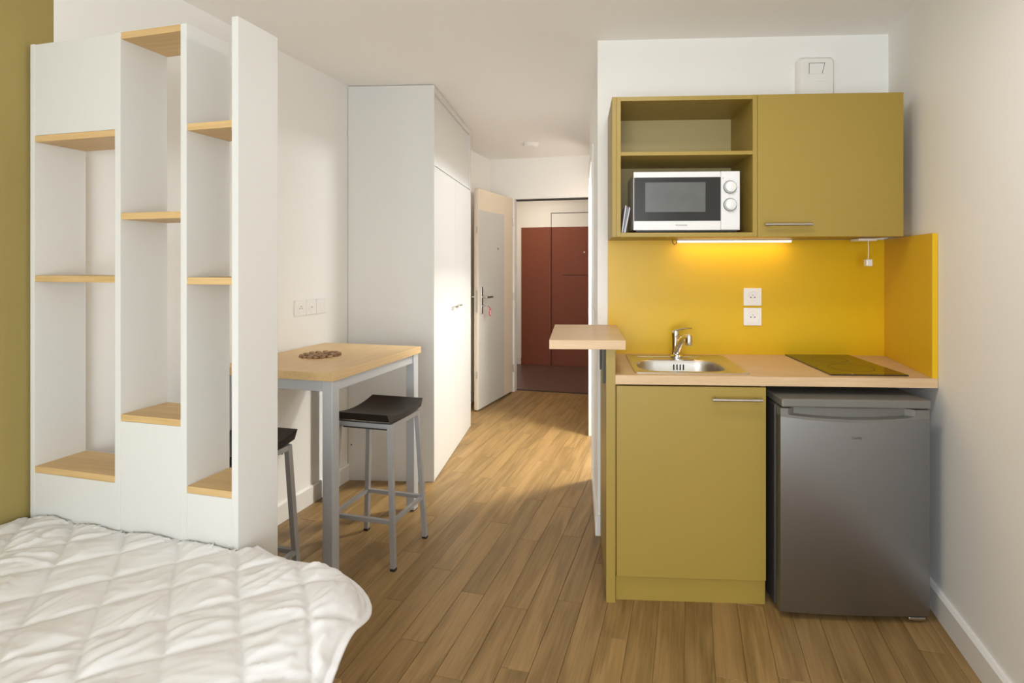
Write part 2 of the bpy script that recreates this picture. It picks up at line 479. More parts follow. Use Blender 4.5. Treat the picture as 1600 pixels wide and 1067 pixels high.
hb = MB().box(.050, .082, .042, .050, .885, 1.130, .003).tube([(.066, .05, 1.037), (.066, .09, 1.037)], .010, 12).tube([(.066, .09, 1.037), (.19, .088, 1.037)], .009, 12)
part('outer_handle', hb, 'brushed_handle', door, smooth=True)
for z in (.25, 1.0, 1.78):
    part('hinge', MB().tube([(LL + .004, -.004, z - .04), (LL + .004, -.004, z + .04)], .007, 10), 'steel', door, smooth=True)

# keys hanging in the lock
dm = Matrix.Translation(door.location) @ Matrix.Rotation(door.rotation_euler.z, 4, 'Z')
kr = thing('key_ring', 'red oval key tag with pale label hanging from the entrance door lock', 'key ring', dm @ Vector((.066, -.026, .955)))
kr.rotation_euler = door.rotation_euler
part('key', MB().box(-.002, .002, -.030, .002, -.004, .004, .001).lathe([(0, -.002), (.012, -.002), (.012, .002), (0, .002)], (0, -.040, 0), 'x', 16), 'brushed_handle', kr)
part('ring', MB().tube([(.004 + .030 * t, -.044 - .004 * math.sin(t * 3), -.004 - .024 * t) for t in [i / 6 for i in range(7)]], .0035, 8), 'tag_red', kr, smooth=True)
tagp = part('tag', MB().lathe([(0, -.003), (.022, -.003), (.024, 0), (.022, .003), (0, .003)], (.035, -.046, -.060), 'y', 20), 'tag_red', kr, smooth=True)
for v in tagp.data.vertices: v.co.z = -.060 + (v.co.z + .060) * 1.45
part('tag_label', MB().box(.024, .046, -.0505, -.0485, -.082, -.040, .0005), 'tag_label', kr)

# round fill lamp added to brighten the room, unseen above the frame's upper edge
cl = thing('added_fill_lamp', 'round opal fill lamp added out of view on the ceiling before the kitchenette', 'lamp', (.30, 1.45, H - .075))
part('base', MB().lathe([(0, .055), (.16, .055), (.16, .074), (0, .074)], (0, 0, 0), 'z', 32), 'plastic_white', cl, smooth=True)
part('diffuser', MB().lathe([(0, .0), (.10, .006), (.145, .028), (.15, .055), (0, .055)], (0, 0, 0), 'z', 32), 'opal', cl, smooth=True)
area('added_fill_light', (.30, 1.45, H - .080), (.30, 1.45, 0), .28, .28, 9, (1.0, 0.94, 0.92))

# smoke detector
sd = thing('smoke_detector', 'small round white smoke detector on the corridor ceiling', 'detector', (-.42, 5.02, H - .036))
part('housing', MB().lathe([(0, .0), (.042, .0), (.062, .010), (.066, .022), (.066, .030)], (0, 0, 0), 'z', 32), 'plastic_white', sd, smooth=True)
part('base', MB().lathe([(0, .028), (.070, .028), (.070, .036), (0, .036)], (0, 0, 0), 'z', 32), 'plastic_white', sd, smooth=True)

# light switch on the corridor wall, seen edge-on
ls = thing('light_switch', 'white light switch on the corridor wall edge beside the kitchen', 'switch', (XC - .001, 3.20, 1.045))
part('plate', MB().box(-.010, 0, -.04, .04, -.04, .04, .002), 'plastic_white', ls)
part('rocker', MB().box(-.014, -.009, -.028, .028, -.028, .028, .002), 'plastic_warm', ls)

# ================================================================== WARDROBE (kitchen axes)
WX1, WY0, WY1 = -.878, 3.338, 4.505
wd = thing('wardrobe', 'tall white built-in wardrobe reaching the ceiling beside the corridor', 'wardrobe', (WX1, WY0, 0))
XW = -.545       # towards the slanted left wall
def wallx(Y): return (XL + SA * Y) / CA        # world x of the left wall at world y
wl0, wl1 = wallx(WY0) - WX1 + .004, wallx(WY1) - WX1 + .004
D = WY1 - WY0
part('end_panel', MB().box(wl0, 0, 0, .019, 0, H - .004, .0008), 'laminate_white', wd)
part('far_panel', MB().box(wl1, 0, D - .019, D, 0, H - .004, .0008), 'laminate_white', wd)
part('top_panel', MB().prism([(wl0 + .002, .02), (-.03, .02), (-.03, D - .02), (wl1 + .002, D - .02)], H - .03, H - .006, 'z'), 'laminate_white', wd)
part('upper_rail', MB().box(-.022, -.002, .0195, D - .0195, H - .045, H - .005), 'laminate_white', wd)
part('fascia_panel', MB().box(-.034, -.016, .0195, D - .0195, 1.975, H - .046), 'laminate_white', wd)
part('door_rail', MB().box(-.022, -.001, .0195, D - .0195, 1.950, 1.974), 'laminate_white', wd)
mid = D / 2
for y0, y1, hy in ((.0205, mid - .0015, mid - .11), (mid + .0015, D - .0205, mid + .05)):
    d = part('door', MB().box(-.020, 0, y0, y1, .004, 1.945, .001), 'laminate_white', wd)
    hnd = MB()
    hnd.tube([(0, hy, 1.037), (.024, hy, 1.037)], .004, 8).tube([(0, hy + .064, 1.037), (.024, hy + .064, 1.037)], .004, 8)
    hnd.tube([(.024, hy - .008, 1.037), (.024, hy + .072, 1.037)], .0045, 10)
    part('handle', hnd, 'brushed_handle', d, 'small steel bar handle', smooth=True)
part('screw_cap', MB().lathe([(0, 0), (.005, 0), (.004, .003), (0, .003)], (-.66 + .14, 0, .22), 'y', 10), 'dark_metal', wd)

# ================================================================== SHELF UNIT (room axes)
BY = 1.287
P = [(-2.046, -2.028), (-1.694, -1.672), (-1.444, -1.422), (-1.262, -1.240)]
BX0 = -2.046
bs = thing('shelf_unit', 'tall white open shelf unit with oak shelves dividing bed from table', 'shelf unit', (BX0, BY, 0), 'R')
DB, HB = .155, 2.043
for a, b in P:
    part('side_panel', MB().box(a - BX0, b - BX0, 0, DB, 0, HB, .0008), 'laminate_white', bs)
cols = [(P[0][1], P[1][0], (1.750, 1.303, .694)), (P[1][1], P[2][0], (2.043, 1.495, .884)), (P[2][1], P[3][0], (1.750, 1.301, .692))]
TH = .020
for i, (a, b, zs) in enumerate(cols):
    for z in zs:
        part('shelf', MB().box(a - BX0 + .0003, b - BX0 - .0003, .0015, DB - .001, z - TH, z, .0006), 'oak_shelf', bs, 'oak shelf board')
    part('front_panel', MB().box(a - BX0 + .0005, b - BX0 - .0005, .0015, .019, .0, zs[2] - TH - .0005), 'laminate_white', bs)
    part('rear_panel', MB().box(a - BX0 + .0005, b - BX0 - .0005, DB - .02, DB - .002, .0, zs[2] - TH - .0005), 'laminate_white', bs)
a, b, zs = cols[0]
part('front_panel', MB().box(a - BX0 + .0005, b - BX0 - .0005, .0015, .019, zs[0] + .0005, HB - .002), 'laminate_white', bs)

# ================================================================== HIGH TABLE (room axes)
tb = thing('high_table', 'high oak-topped table with grey metal legs against the left wall', 'table', (-1.738, 2.375, 0), 'R')
TX0, TX1, TY0, TY1, TZ = -2.044 + 1.738, -1.437 + 1.738, 1.988 - 2.375, 2.760 - 2.375, .886
part('tabletop', MB().box(TX0, TX1, TY0, TY1, TZ - .036, TZ, .0015), 'oak_top', tb)
lg = .048
lxs = (-2.020 + 1.738, -1.446 + 1.738 - lg); lys = (1.995 - 2.375, 2.745 - 2.375 - lg)
for lx in lxs:
    for ly in lys:
        l = part('leg', MB().box(lx, lx + lg, ly, ly + lg, .006, TZ - .036, .003), 'grey_frame', tb)
        part('foot', MB().box(lx + .003, lx + lg - .003, ly + .003, ly + lg - .003, 0, .006), 'rubber', l)
for ly in (lys[0] + .008, lys[1] + .014):
    part('apron', MB().box(lxs[0] + lg, lxs[1], ly, ly + .026, .803, TZ - .036, .0015), 'grey_frame', tb)
for lx in (lxs[0] + .010, lxs[1] + .014):
    part('apron', MB().box(lx, lx + .026, lys[0] + lg, lys[1], .803, TZ - .036, .0015), 'grey_frame', tb)

# trivet of wood slices
tv = thing('trivet', 'round trivet of small wood slices lying on the high table', 'trivet', (-1.772, 2.352, TZ), 'R')
disc = MB(); rt = random.Random(5); spots = [(0, 0, .015)]
for rad, cnt, sr in ((.030, 6, .0135), (.058, 11, .0140), (.085, 16, .0140)):
    for k in range(cnt):
        a = 2 * math.pi * (k + rt.uniform(-.12, .12)) / cnt
        spots.append((rad * math.cos(a), rad * math.sin(a), sr * rt.uniform(.86, 1.04)))
for sx, sy, sr in spots:
    hh = rt.uniform(.009, .0125)
    disc.lathe([(sr * .96, .0), (sr, .001), (sr, hh - .0012), (sr * .9, hh)], (sx, sy, 0), 'z', 10)
ds = part('wood_slices', disc, 'trivet_wood', tv, 'small round wood slices glued side by side', smooth=True)
ds['kind'] = 'stuff'
part('backing', MB().lathe([(0, 0), (.080, 0), (.080, .003), (0, .003)], (0, 0, 0), 'z', 28), 'trivet_dark', tv)

# ================================================================== STOOLS (room axes)
def build_stool(label, loc, rot=0.0):
    st = thing('bar_stool', label, 'stool', loc, 'R', 'bar stools at the high table')
    st.rotation_euler.z += rot
    n = 12; top, bot = [], []
    for i in range(n + 1):
        t = -1 + 2 * i / n
        z = .656 + .024 * t * t
        top.append((t * .165, z)); bot.append((t * .148, .629 + .016 * t * t))
    part('seat', MB().prism(top + bot[::-1], -.140, .140, 'x'), 'dark_seat', st, 'dark dished wooden seat')
    tz = .630; r = .0105
    ft, fb = (.130, .122), (.161, .148)
    sf = MB()
    for sy in (-1, 1): sf.tube([(-ft[0], sy * ft[1], tz - .01), (ft[0], sy * ft[1], tz - .01)], r * 1.35, 4, sq=True)
    for sx in (-1, 1): sf.tube([(sx * ft[0], -ft[1], tz - .01), (sx * ft[0], ft[1], tz - .01)], r * 1.35, 4, sq=True)
    part('seat_frame', sf, 'stool_frame', st)
    part('seat_bracket', MB().box(-.118, .118, -.012, .012, .600, .628).box(-.118, .118, -.110, -.104, .596, .603).box(-.118, .118, .104, .110, .596, .603), 'dark_metal', st)
    def at(sx, sy, z):
        t = 1 - z / tz
        return Vector((sx * (ft[0] + (fb[0] - ft[0]) * t), sy * (ft[1] + (fb[1] - ft[1]) * t), z))
    for sx in (-1, 1):
        for sy in (-1, 1):
            def sq(c, q): return [(c.x - q, c.y - q, c.z), (c.x + q, c.y - q, c.z), (c.x + q, c.y + q, c.z), (c.x - q, c.y + q, c.z)]
            l = part('leg', MB().loft([sq(at(sx, sy, .010), r), sq(at(sx, sy, tz), r)]), 'stool_frame', st)
            part('foot', MB().loft([sq(at(sx, sy, 0), r + .0004), sq(at(sx, sy, .011), r + .0004)]), 'rubber', l)
    for p, q in (((-1, -1), (1, -1)), ((-1, 1), (1, 1)), ((-1, -1), (-1, 1)), ((1, -1), (1, 1))):
        part('footrest', MB().tube([at(*p, .205), at(*q, .205)], .0120, 4, sq=True), 'stool_frame', st)
    return st
build_stool('dark-seated grey metal bar stool in front of the table\'s corridor side', (-1.417, 2.306, 0))
build_stool('dark-seated grey metal bar stool between shelf unit and table, mostly hidden', (-1.660, 1.712, 0))

# ================================================================== SOCKETS
def socket(label, loc, frame, facing, kind='power', sz=.085):
    """facing 'y': plate looks along -y; 'x': plate looks along +x"""
    s = thing('wall_socket', label, 'socket', loc, frame)
    root = bpy.data.objects.new('plate', MB().box(-sz / 2, sz / 2, -.010, 0, -sz / 2, sz / 2, .0025).mesh('plate', 'plastic_white')); COL.objects.link(root); root.parent = s
    if facing == 'x': s.rotation_euler.z += math.pi / 2
    if kind == 'power':
        ins = part('insert', MB().lathe([(.030, .0095), (.0297, .0118), (.0285, .0118), (.0280, .0104), (0, .0104)], (0, 0, 0), 'y', 28), 'plastic_white', s, smooth=True)
        for hx in (-.0095, .0095):
            part('hole', MB().lathe([(0, .0100), (.0030, .0100), (.0030, .0107), (0, .0107)], (hx, 0, -.002), 'y', 10), 'socket_hole', ins)
        part('earth_pin', MB().lathe([(0, .0100), (.0026, .0100), (.0020, .018), (0, .018)], (0, 0, .0095), 'y', 10), 'steel', ins)
    elif kind == 'aerial':
        part('insert', MB().lathe([(.026, .0095), (.025, .0115), (.006, .0115), (.006, .018), (.003, .018), (.003, .010)], (0, 0, 0), 'y', 24), 'plastic_white', s, smooth=True)
    else:
        part('insert', MB().box(-.014, .014, -.0115, -.009, -.024, .024, .001), 'plastic_white', s)
    return s
socket('upper white power socket on the yellow splashback', (.848, YB - .0105, 1.181), 'K', 'y')
socket('lower white power socket on the yellow splashback', (.848, YB - .0105, 1.085), 'K', 'y')
socket('white power socket with holes above the table, nearest the shelf unit', (XL, 2.555, 1.10), 'R', 'x')
socket('middle white wall socket of the row of three above the table', (XL, 2.642, 1.10), 'R', 'x', 'aerial')
socket('white wall socket above the table, nearest the wardrobe', (XL, 2.729, 1.10), 'R', 'x', 'data')

# air vent high on the kitchen wall
av = thing('air_vent', 'white plastic air vent high on the wall above the olive cupboards', 'vent', (1.140, YB, 2.05))
def rr(x0, x1, z0, z1, r, n=6):
    pts = []
    for cx, cz, a0 in ((x1 - r, z1 - r, 0), (x0 + r, z1 - r, 90), (x0 + r, z0 + r, 180), (x1 - r, z0 + r, 270)):
        for k in range(n + 1):
            a = math.radians(a0 + 90 * k / n); pts.append((cx + r * math.cos(a), cz + r * math.sin(a)))
    return pts
o1, o2 = rr(-.086, .086, 0, .279, .022), rr(-.074, .074, .010, .268, .022)
vb = MB().loft([[(p[0], 0, p[1]) for p in o1], [(p[0], -.030, p[1]) for p in o1], [(p[0], -.045, p[1]) for p in o2]])
part('housing', vb, 'plastic_white', av, smooth=True)
part('grille', MB().box(-.036, .036, -.0480, -.044, .195, .246, .001), 'plastic_white', av)
part('slot', MB().box(-.037, .037, -.0486, -.0478, .2455, .2475).prism([(.0345, .246), (.0365, .246), (.0245, .196), (.0225, .196)], -.0486, -.0478, 'y').box(-.038, -.0365, -.0486, -.0478, .196, .246), 'print_dark', av)
part('ridge', MB().box(-.040, .045, -.0475, -.044, .160, .164, .001), 'plastic_white', av)

# ================================================================== KITCHEN (kitchen axes)
KF = 2.190      # front of the worktop
SPF = YB - .010
def wrx(Y, off=0.0): return (XR - off + SA * Y) / CA       # right wall at world y
# end panel
solo('kitchen_end_panel', MB().box(0, .036, 0, YB - 2.187, 0, 1.003, .0008), 'olive_laminate', 'tall olive side panel closing the left end of the kitchenette', 'panel', (.115, 2.186, 0))
# base cabinet
CX0, CX1 = .153, .741
bc_ = thing('base_cabinet', 'olive base cabinet with one door under the sink', 'cabinet', (CX0, 2.195, 0))
W_ = CX1 - CX0; DD = YB - 2.195 - .004
part('side_panel', MB().box(0, .018, .020, DD, .10, .862), 'olive_laminate', bc_)
part('side_panel', MB().box(W_ - .018, W_, .020, DD, .0, .862), 'olive_laminate', bc_)
part('bottom_panel', MB().box(.018, W_ - .018, .020, DD, .10, .118), 'olive_laminate', bc_)
part('back_panel', MB().box(.018, W_ - .018, DD - .01, DD, .118, .862), 'olive_laminate', bc_)
part('plinth', MB().box(.0004, W_ - .0045, .014, .032, 0, .098, .0006), 'olive_laminate', bc_)
kd = part('door', MB().box(.003, W_ - .003, 0, .019, .100, .857, .0012), 'olive_laminate', bc_)
def bar(x0, x1, z, yf, r=.006, stand=.028):
    m_ = MB().tube([(x0, yf - stand, z), (x1, yf - stand, z)], r, 14)
    for xx in (x0 + .018, x1 - .018): m_.tube([(xx, yf, z), (xx, yf - stand, z)], r * .8, 10)
    return m_
part('handle', bar(.372, .563, .812, 0), 'brushed_handle', kd, 'brushed steel bar handle', smooth=True)

# worktop with a cut-out for the sink
SX0, SX1, SY0, SY1 = .233, .692, 2.236, 2.672     # sink deck
BX_0, BX_1, BY_0, BY_1 = .262, .622, 2.276, 2.548     # bowl opening
wt = MB()
def worktop_slab():
    z0, z1 = .864, .900
    cx0, cx1, cy0, cy1 = BX_0 - .012, BX_1 + .012, BY_0 - .012, BY_1 + .012
    xl = .151
    wt.box(xl, cx0, KF, SPF, z0, z1); wt.box(cx0, cx1, KF, cy0, z0, z1); wt.box(cx0, cx1, cy1, SPF, z0, z1)
    wt.prism([(cx1, KF), (wrx(KF, .002), KF), (wrx(SPF, .002), SPF), (cx1, SPF)], z0, z1, 'z')
    wt.move((-.151, -KF, -.864))
worktop_slab()
solo('worktop', wt, 'oak_worktop', 'light oak worktop of the kitchenette over cabinet and fridge', 'worktop', (.151, KF, .864))

# sink
sk = thing('sink', 'square stainless steel sink set into the oak worktop', 'sink', (SX0, SY0, .900))
def rrp(x0, x1, y0, y1, r, z, n=8): return [(p[0], p[1], z) for p in rr(x0, x1, y0, y1, r, n)]
dk = MB(); bm = dk.bm
W1, D1 = SX1 - SX0, SY1 - SY0
bx = (BX_0 - SX0, BX_1 - SX0, BY_0 - SY0, BY_1 - SY0)
rings = [rrp(0, W1, 0, D1, .012, .0002), rrp(.0, W1, .0, D1, .012, .0030), rrp(.004, W1 - .004, .004, D1 - .004, .012, .0040),
         rrp(.012, W1 - .012, .012, D1 - .012, .014, .0022),
         rrp(bx[0] - .006, bx[1] + .006, bx[2] - .006, bx[3] + .006, .095, .0022), rrp(bx[0], bx[1], bx[2], bx[3], .09, -.003)]
dk.loft(rings, cap=False)
part('deck', dk, 'steel', sk, smooth=True)
bwl = MB()
bwl.loft([rrp(bx[0], bx[1], bx[2], bx[3], .09, -.003), rrp(bx[0] + .006, bx[1] - .006, bx[2] + .006, bx[3] - .006, .085, -.02),
          rrp(bx[0] + .016, bx[1] - .016, bx[2] + .014, bx[3] - .014, .08, -.115), rrp(bx[0] + .030, bx[1] - .030, bx[2] + .028, bx[3] - .028, .07, -.132),
          rrp(bx[0] + .13, bx[1] - .13, bx[2] + .10, bx[3] - .10, .03, -.137)], cap=False)
f = bwl.bm; f.verts.ensure_lookup_table()
bwl.bm.faces.new(f.verts[-36:])
part('bowl', bwl, 'steel', sk, smooth=True)
part('drain', MB().lathe([(0, 0), (.034, 0), (.036, .002), (.030, .003), (.012, -.001)], (W1 / 2 - .04, D1 / 2 - .04, -.137), 'z', 24), 'chrome', sk, smooth=True)
ov = MB()
for k in range(4):
    xx = .205 + k * .0145
    ov.box(xx, xx + .0055, bx[3] - .0125, bx[3] - .0085, -.044, -.018, .0015)
part('overflow_slots', ov, 'shadow_gap', sk, 'dark overflow slots')
part('tap_ledge_groove', MB().box(.05, W1 - .12, D1 - .050, D1 - .044, .0018, .0036, .0008), 'steel', sk)

# mixer tap
tp = thing('mixer_tap', 'chrome single-lever mixer tap behind the sink', 'tap', (.468, 2.622, .9022))
part('base_ring', MB().lathe([(0, 0), (.029, 0), (.029, .006), (.022, .012), (0, .012)], (0, 0, 0), 'z', 28), 'chrome', tp, smooth=True)
part('body', MB().lathe([(0, .008), (.020, .008), (.0185, .06), (.0195, .10), (.021, .112), (.018, .124), (0, .128)], (-.004, .004, 0), 'z', 28), 'chrome', tp, smooth=True)
part('spout', MB().tube([(.0, -.006, .022), (.004, -.026, .045), (.010, -.052, .074), (.018, -.084, .098), (.024, -.112, .110), (.029, -.132, .110)], [.015, .0175, .0175, .0165, .0155, .0145], 16), 'chrome', tp, smooth=True)
part('aerator', MB().lathe([(0, .076), (.0145, .076), (.0158, .080), (.0158, .110), (.013, .121), (0, .123)], (.030, -.134, 0), 'z', 22), 'chrome', tp, smooth=True)
lv = MB(); rg = []
for t in [i / 8 for i in range(9)]:
    c = Vector((-.004 + .060 * t, .004 - .062 * t, .124 + .012 * math.sin(t * 1.8) + .006 * t))
    wv = .016 * (1 - .55 * t); th = .0085 * (1 - .6 * t)
    nrm = Vector((.72, .69, 0))
    rg.append([c + nrm * wv * math.cos(a) + Vector((0, 0, th * math.sin(a))) for a in [2 * math.pi * k / 12 for k in range(12)]])
lv.loft(rg)
part('lever', lv, 'chrome', tp, smooth=True)

# hob
hb_ = thing('hob', 'black glass two-ring hob set in the worktop', 'hob', (1.000, 2.228, .900))
part('glass_plate', MB().box(0, .298, 0, .483, .0004, .0052, .0015), 'hob_glass', hb_)
for cy, r0 in ((.15, .085), (.345, .072)):
    mk = MB()
    for k in range(40):
        a0, a1 = 2 * math.pi * k / 40, 2 * math.pi * (k + 1) / 40
        vs = [(.149 + rr_ * math.cos(a), cy + rr_ * math.sin(a), .00545) for rr_, a in ((r0, a0), (r0 + .0016, a0), (r0 + .0016, a1), (r0, a1))]
        mk.bm.faces.new([mk.bm.verts.new(v) for v in vs])
    part('ring_print', mk, 'print_grey', hb_)
part('front_mark', MB().box(.086, .089, .004, .016, .0052, .00545), 'plastic_white', hb_)

# splashbacks
sb = MB().box(0, wrx(SPF, .022) - .151, 0, .0095, 0, .556)
solo('splashback', sb, 'yellow_laminate', 'glossy yellow splashback panel between worktop and cupboards', 'splashback', (.151, SPF, .900))
f0 = KF + .002
sp = MB().prism([(wrx(f0, .022), f0), (wrx(f0, .0015), f0), (wrx(SPF + .009, .0015), SPF + .009), (wrx(SPF + .009, .022), SPF + .009)], 0, .558, 'z')
sp.move((-wrx(f0, .022), -f0, 0))
solo('side_splashback', sp, 'yellow_laminate', 'yellow side splashback panel along the right wall', 'splashback', (wrx(f0, .022), f0, .9005))

# bar ledge
led = thing('breakfast_ledge', 'small oak ledge projecting over the kitchenette\'s left end panel', 'ledge', (-.110, 2.166, 1.0045))
part('board', MB().box(0, .300, 0, .560, 0, .036, .001), 'oak_worktop', led)
for y0, dz in ((.10, .155), (.40, .155)):
    part('bracket', MB().box(.216, .2235, y0, y0 + .03, -dz, -.0005).box(.03, .2235, y0, y0 + .03, -.006, -.0005), 'dark_metal', led)

# fridge
fx0, fx1, fy0 = .768, 1.312, 2.112
FW = fx1 - fx0
fr = thing('refrigerator', 'silver undercounter fridge under the worktop', 'fridge', (fx0, fy0, 0))
part('body', MB().box(-.006, FW - .003, .062, YB - fy0 - .05, .022, .800, .006), 'fridge_side', fr)
part('top_board', MB().box(.002, FW + .001, .004, YB - fy0 - .05, .801, .832, .005), 'fridge_grey', fr)
def bulge(xf): return -.010 * (1 - (2 * xf - 1) ** 2)
n = 20; dpts = [(FW * i / n, bulge(i / n) + .012) for i in range(n + 1)]
door_z = lambda xf: .764 - .016 * (1 - (2 * xf - 1) ** 2)
dm_ = MB(); bm = dm_.bm; ringv = []
for i in range(n + 1):
    xf = i / n; X = FW * xf; yf = bulge(xf) + .012
    ringv.append([(X, .056, .030), (X, yf + .004, .024), (X, yf, .030), (X, yf, door_z(xf)), (X, .056, door_z(xf))])
dm_.loft(ringv)
fd = part('door', dm_, 'fridge_silver', fr, 'brushed silver door', smooth=True)
hd = MB(); ringv = []
for i in range(n + 1):
    xf = i / n; X = FW * xf; yf = bulge(xf) + .012
    grip = 0.0 if (xf < .10 or xf > .86) else .022
    ringv.append([(X, .056, door_z(xf) + .0005), (X, yf - .001, door_z(xf) + .0005), (X, yf - .001, door_z(xf) + .010), (X, yf + grip, door_z(xf) + .014), (X, yf + grip, .796), (X, .056, .796)])
hd.loft(ringv)
part('grip', hd, 'fridge_grey', fd, 'dark grey grip strip along the door top')
part('gasket', MB().box(.004, FW - .004, .0565, .0615, .04, .790), 'shadow_gap', fr)
for xx in (.03, FW - .06):
    part('foot', MB().lathe([(0, 0), (.016, 0), (.016, .010), (.008, .012), (.008, .024), (0, .024)], (xx + .015, .09, 0), 'z', 14), 'rubber', fr)
part('hinge', MB().box(FW - .075, FW - .015, .012, .060, .010, .021, .002), 'steel', fr)
text('logo', 'Candy', .015, 'logo_grey', fd, (.275, -.0002 + .0005, .690), (math.pi / 2, 0, 0))

# ---- wall units
UY, UZ0, UZ1 = 2.385, 1.457, 2.061
UD = SPF + .009 - UY
ou = thing('open_wall_unit', 'open olive wall unit with one shelf holding the microwave', 'shelf unit', (.151, UY, UZ0))
OW = .765 - .151; UH = UZ1 - UZ0
part('filler_panel', MB().box(0, .018, 0, UD, -.001, UH, .0008), 'olive_laminate', ou)
part('side_panel', MB().box(.0186, .037, .0005, UD, 0, UH - .0005, .0006), 'olive_laminate', ou)
part('side_panel', MB().box(OW - .0185, OW, .0005, UD, 0, UH, .0006), 'olive_laminate', ou)
part('top_panel', MB().box(.0372, OW - .0187, .0007, UD, UH - .0185, UH - .0005, .0006), 'olive_laminate', ou)
part('bottom_panel', MB().box(.0372, OW - .0187, .0007, UD, 0, .018, .0006), 'olive_laminate', ou)
part('shelf', MB().box(.0372, OW - .0187, .0015, UD - .01, .350, .366, .0006), 'olive_laminate', ou)
part('back_panel', MB().box(.0372, OW - .0187, UD - .012, UD - .004, .018, UH - .0185), 'olive_back', ou)
cu_ = thing('wall_cupboard', 'closed olive wall cupboard right of the microwave unit', 'cupboard', (.7665, UY, UZ0))
UW = 1.367 - .7665
wr_back = wrx(UY + UD, .003) - .7665
part('body', MB().box(.001, UW - .001, .020, UD, .001, UH - .001), 'olive_laminate', cu_)
ud = part('door', MB().box(0, UW, 0, .019, -.001, UH, .0012), 'olive_laminate', cu_)
part('handle', bar(.022, .218, .050, 0), 'brushed_handle', ud, 'brushed steel bar handle', smooth=True)

# strip light under the wall units
sl = thing('strip_light', 'glowing slim strip light under the wall units', 'lamp', (.478, 2.655, 1.4435))
part('housing', MB().box(0, .538, 0, .032, .0062, .0130, .002), 'plastic_white', sl)
part('diffuser', MB().box(.004, .534, .002, .030, 0, .0062, .0025), 'led', sl, 'glowing warm diffuser')
part('cable', MB().tube([(.002, .01, .010), (-.004, .004, -.004), (-.012, .002, -.011), (-.020, .006, -.004), (-.022, .012, .0125)], .0018, 8), 'cable', sl, smooth=True)
la = area('strip_lamp', (.747, 2.660, 1.4420), (.747, 2.700, .90), .52, .012, 0.42, (1.0, 0.64, 0.36))

# pull cord
pc = thing('pull_switch', 'white pull cord hanging under the wall cupboard', 'pull cord', (1.313, 2.56, 1.456))
part('cord', MB().tube([(0, 0, 0), (.001, 0, -.05), (0, 0, -.096)], .0016, 8), 'plastic_white', pc)
part('pull_knob', MB().box(-.014, .014, -.014, .014, -.126, -.094, .005), 'plastic_white', pc)
part('switch_box', MB().box(-.05, .03, -.02, .06, -.012, -.0002, .003), 'plastic_white', pc)

# microwave
mw = thing('microwave', 'white microwave oven with dark glass door and two knobs', 'microwave', (.245, 2.412, UZ0 + .018))
MW_, MH = .456, .266
ZB = .012
part('casing', MB().box(.002, MW_ - .002, .016, .285, ZB + .004, MH - .001, .003), 'plastic_warm', mw, 'white sheet metal casing')
md = part('door', MB().box(0, .374, 0, .016, ZB, MH, .003), 'microwave_white', mw)
part('door_glass', MB().box(.003, .3735, -.0020, .002, .052, MH - .025, .0008), 'black_glass', md)
part('viewing_window', MB().box(.050, .309, -.0030, .000, .090, MH - .047, .0008), 'micro_window', md, 'grey viewing window')
text('lettering', 'TECHWOOD', .0085, 'print_dark', md, (.206, -.0004, .033), (math.pi / 2, 0, 0))
cp = part('control_panel', MB().box(.3748, MW_, 0, .016, ZB, MH, .003), 'microwave_white', mw)
part('release_button', MB().box(.377, MW_ - .003, -.0015, .002, ZB + .003, .050, .0008), 'microwave_white', cp)
for kz in (.197, .121):
    kb = part('knob', MB().lathe([(0, 0), (.0255, 0), (.0255, .004), (.0235, .006), (.0225, .018), (.020, .020), (0, .020)], (.414, 0, kz), 'y', 32), 'microwave_white', cp, smooth=True)
    part('bezel', MB().lathe([(.0250, 0), (.0290, 0), (.0280, .0035), (.0250, .0035)], (.414, 0, kz), 'y', 32), 'bezel_grey', kb, smooth=True)
    dt = MB()
    for k in range(9):
        a = math.radians(-220 + k * 32 + 90)
        cx, cz = .414 + .034 * math.cos(a), kz + .034 * math.sin(a)
        dt.box(cx - .0008, cx + .0008, -.0005, .001, cz - .0008, cz + .0008)
    part('dial_marks', dt, 'print_grey', cp)
part('symbol', MB().box(.383, .386, -.0005, .001, .234, .238), 'print_dark', cp)
for fx in (.03, MW_ - .05):
    for fy in (.03, .25):
        part('foot', MB().lathe([(0, 0), (.010, 0), (.011, ZB + .005), (0, ZB + .005)], (fx + .01, fy, 0), 'z', 12), 'rubber', mw)
part('base_plate', MB().box(.012, MW_ - .012, .006, .28, .006, ZB + .003), 'dark_metal', mw)

# leaflets beside the microwave
for i, (bx_, tx_, hh, m, lab) in enumerate(((.1925, .210, .120, 'paper', 'pale leaflet leaning beside the microwave, leftmost of the three'),
                                            (.1985, .216, .116, 'paper_dark', 'dark-covered leaflet leaning beside the microwave, between two pale ones'),
                                            (.2045, .226, .112, 'paper', 'pale leaflet leaning against the microwave, nearest to it'))):
    t = MB().prism([(0, .0), (.0032, .0), (.0032 + tx_ - bx_, hh), (tx_ - bx_, hh)], 0, .19, 'y')
    lf = thing('leaflet', lab, 'leaflet', (bx_, 2.405, UZ0 + .0182), 'K', 'leaflets in the open wall unit')
    part('cover', t, m, lf)
    part('pages', MB().prism([(.0034, .0), (.0052, .0), (.0050 + tx_ - bx_, hh - .003), (.0034 + tx_ - bx_, hh - .003)], .002, .188, 'y'), 'paper', lf)

# ================================================================== BED (room axes)
bd = thing('bed', 'oak-framed single bed under the white quilt', 'bed', (-1.45, .28, 0), 'R')
part('base', MB().box(-.585, .605, -1.18, .925, .0, .300, .004), 'bed_oak', bd)
part('mattress', MB().box(-.580, .590, -1.16, .945, .300, .470, .04, 4), 'mattress', bd)

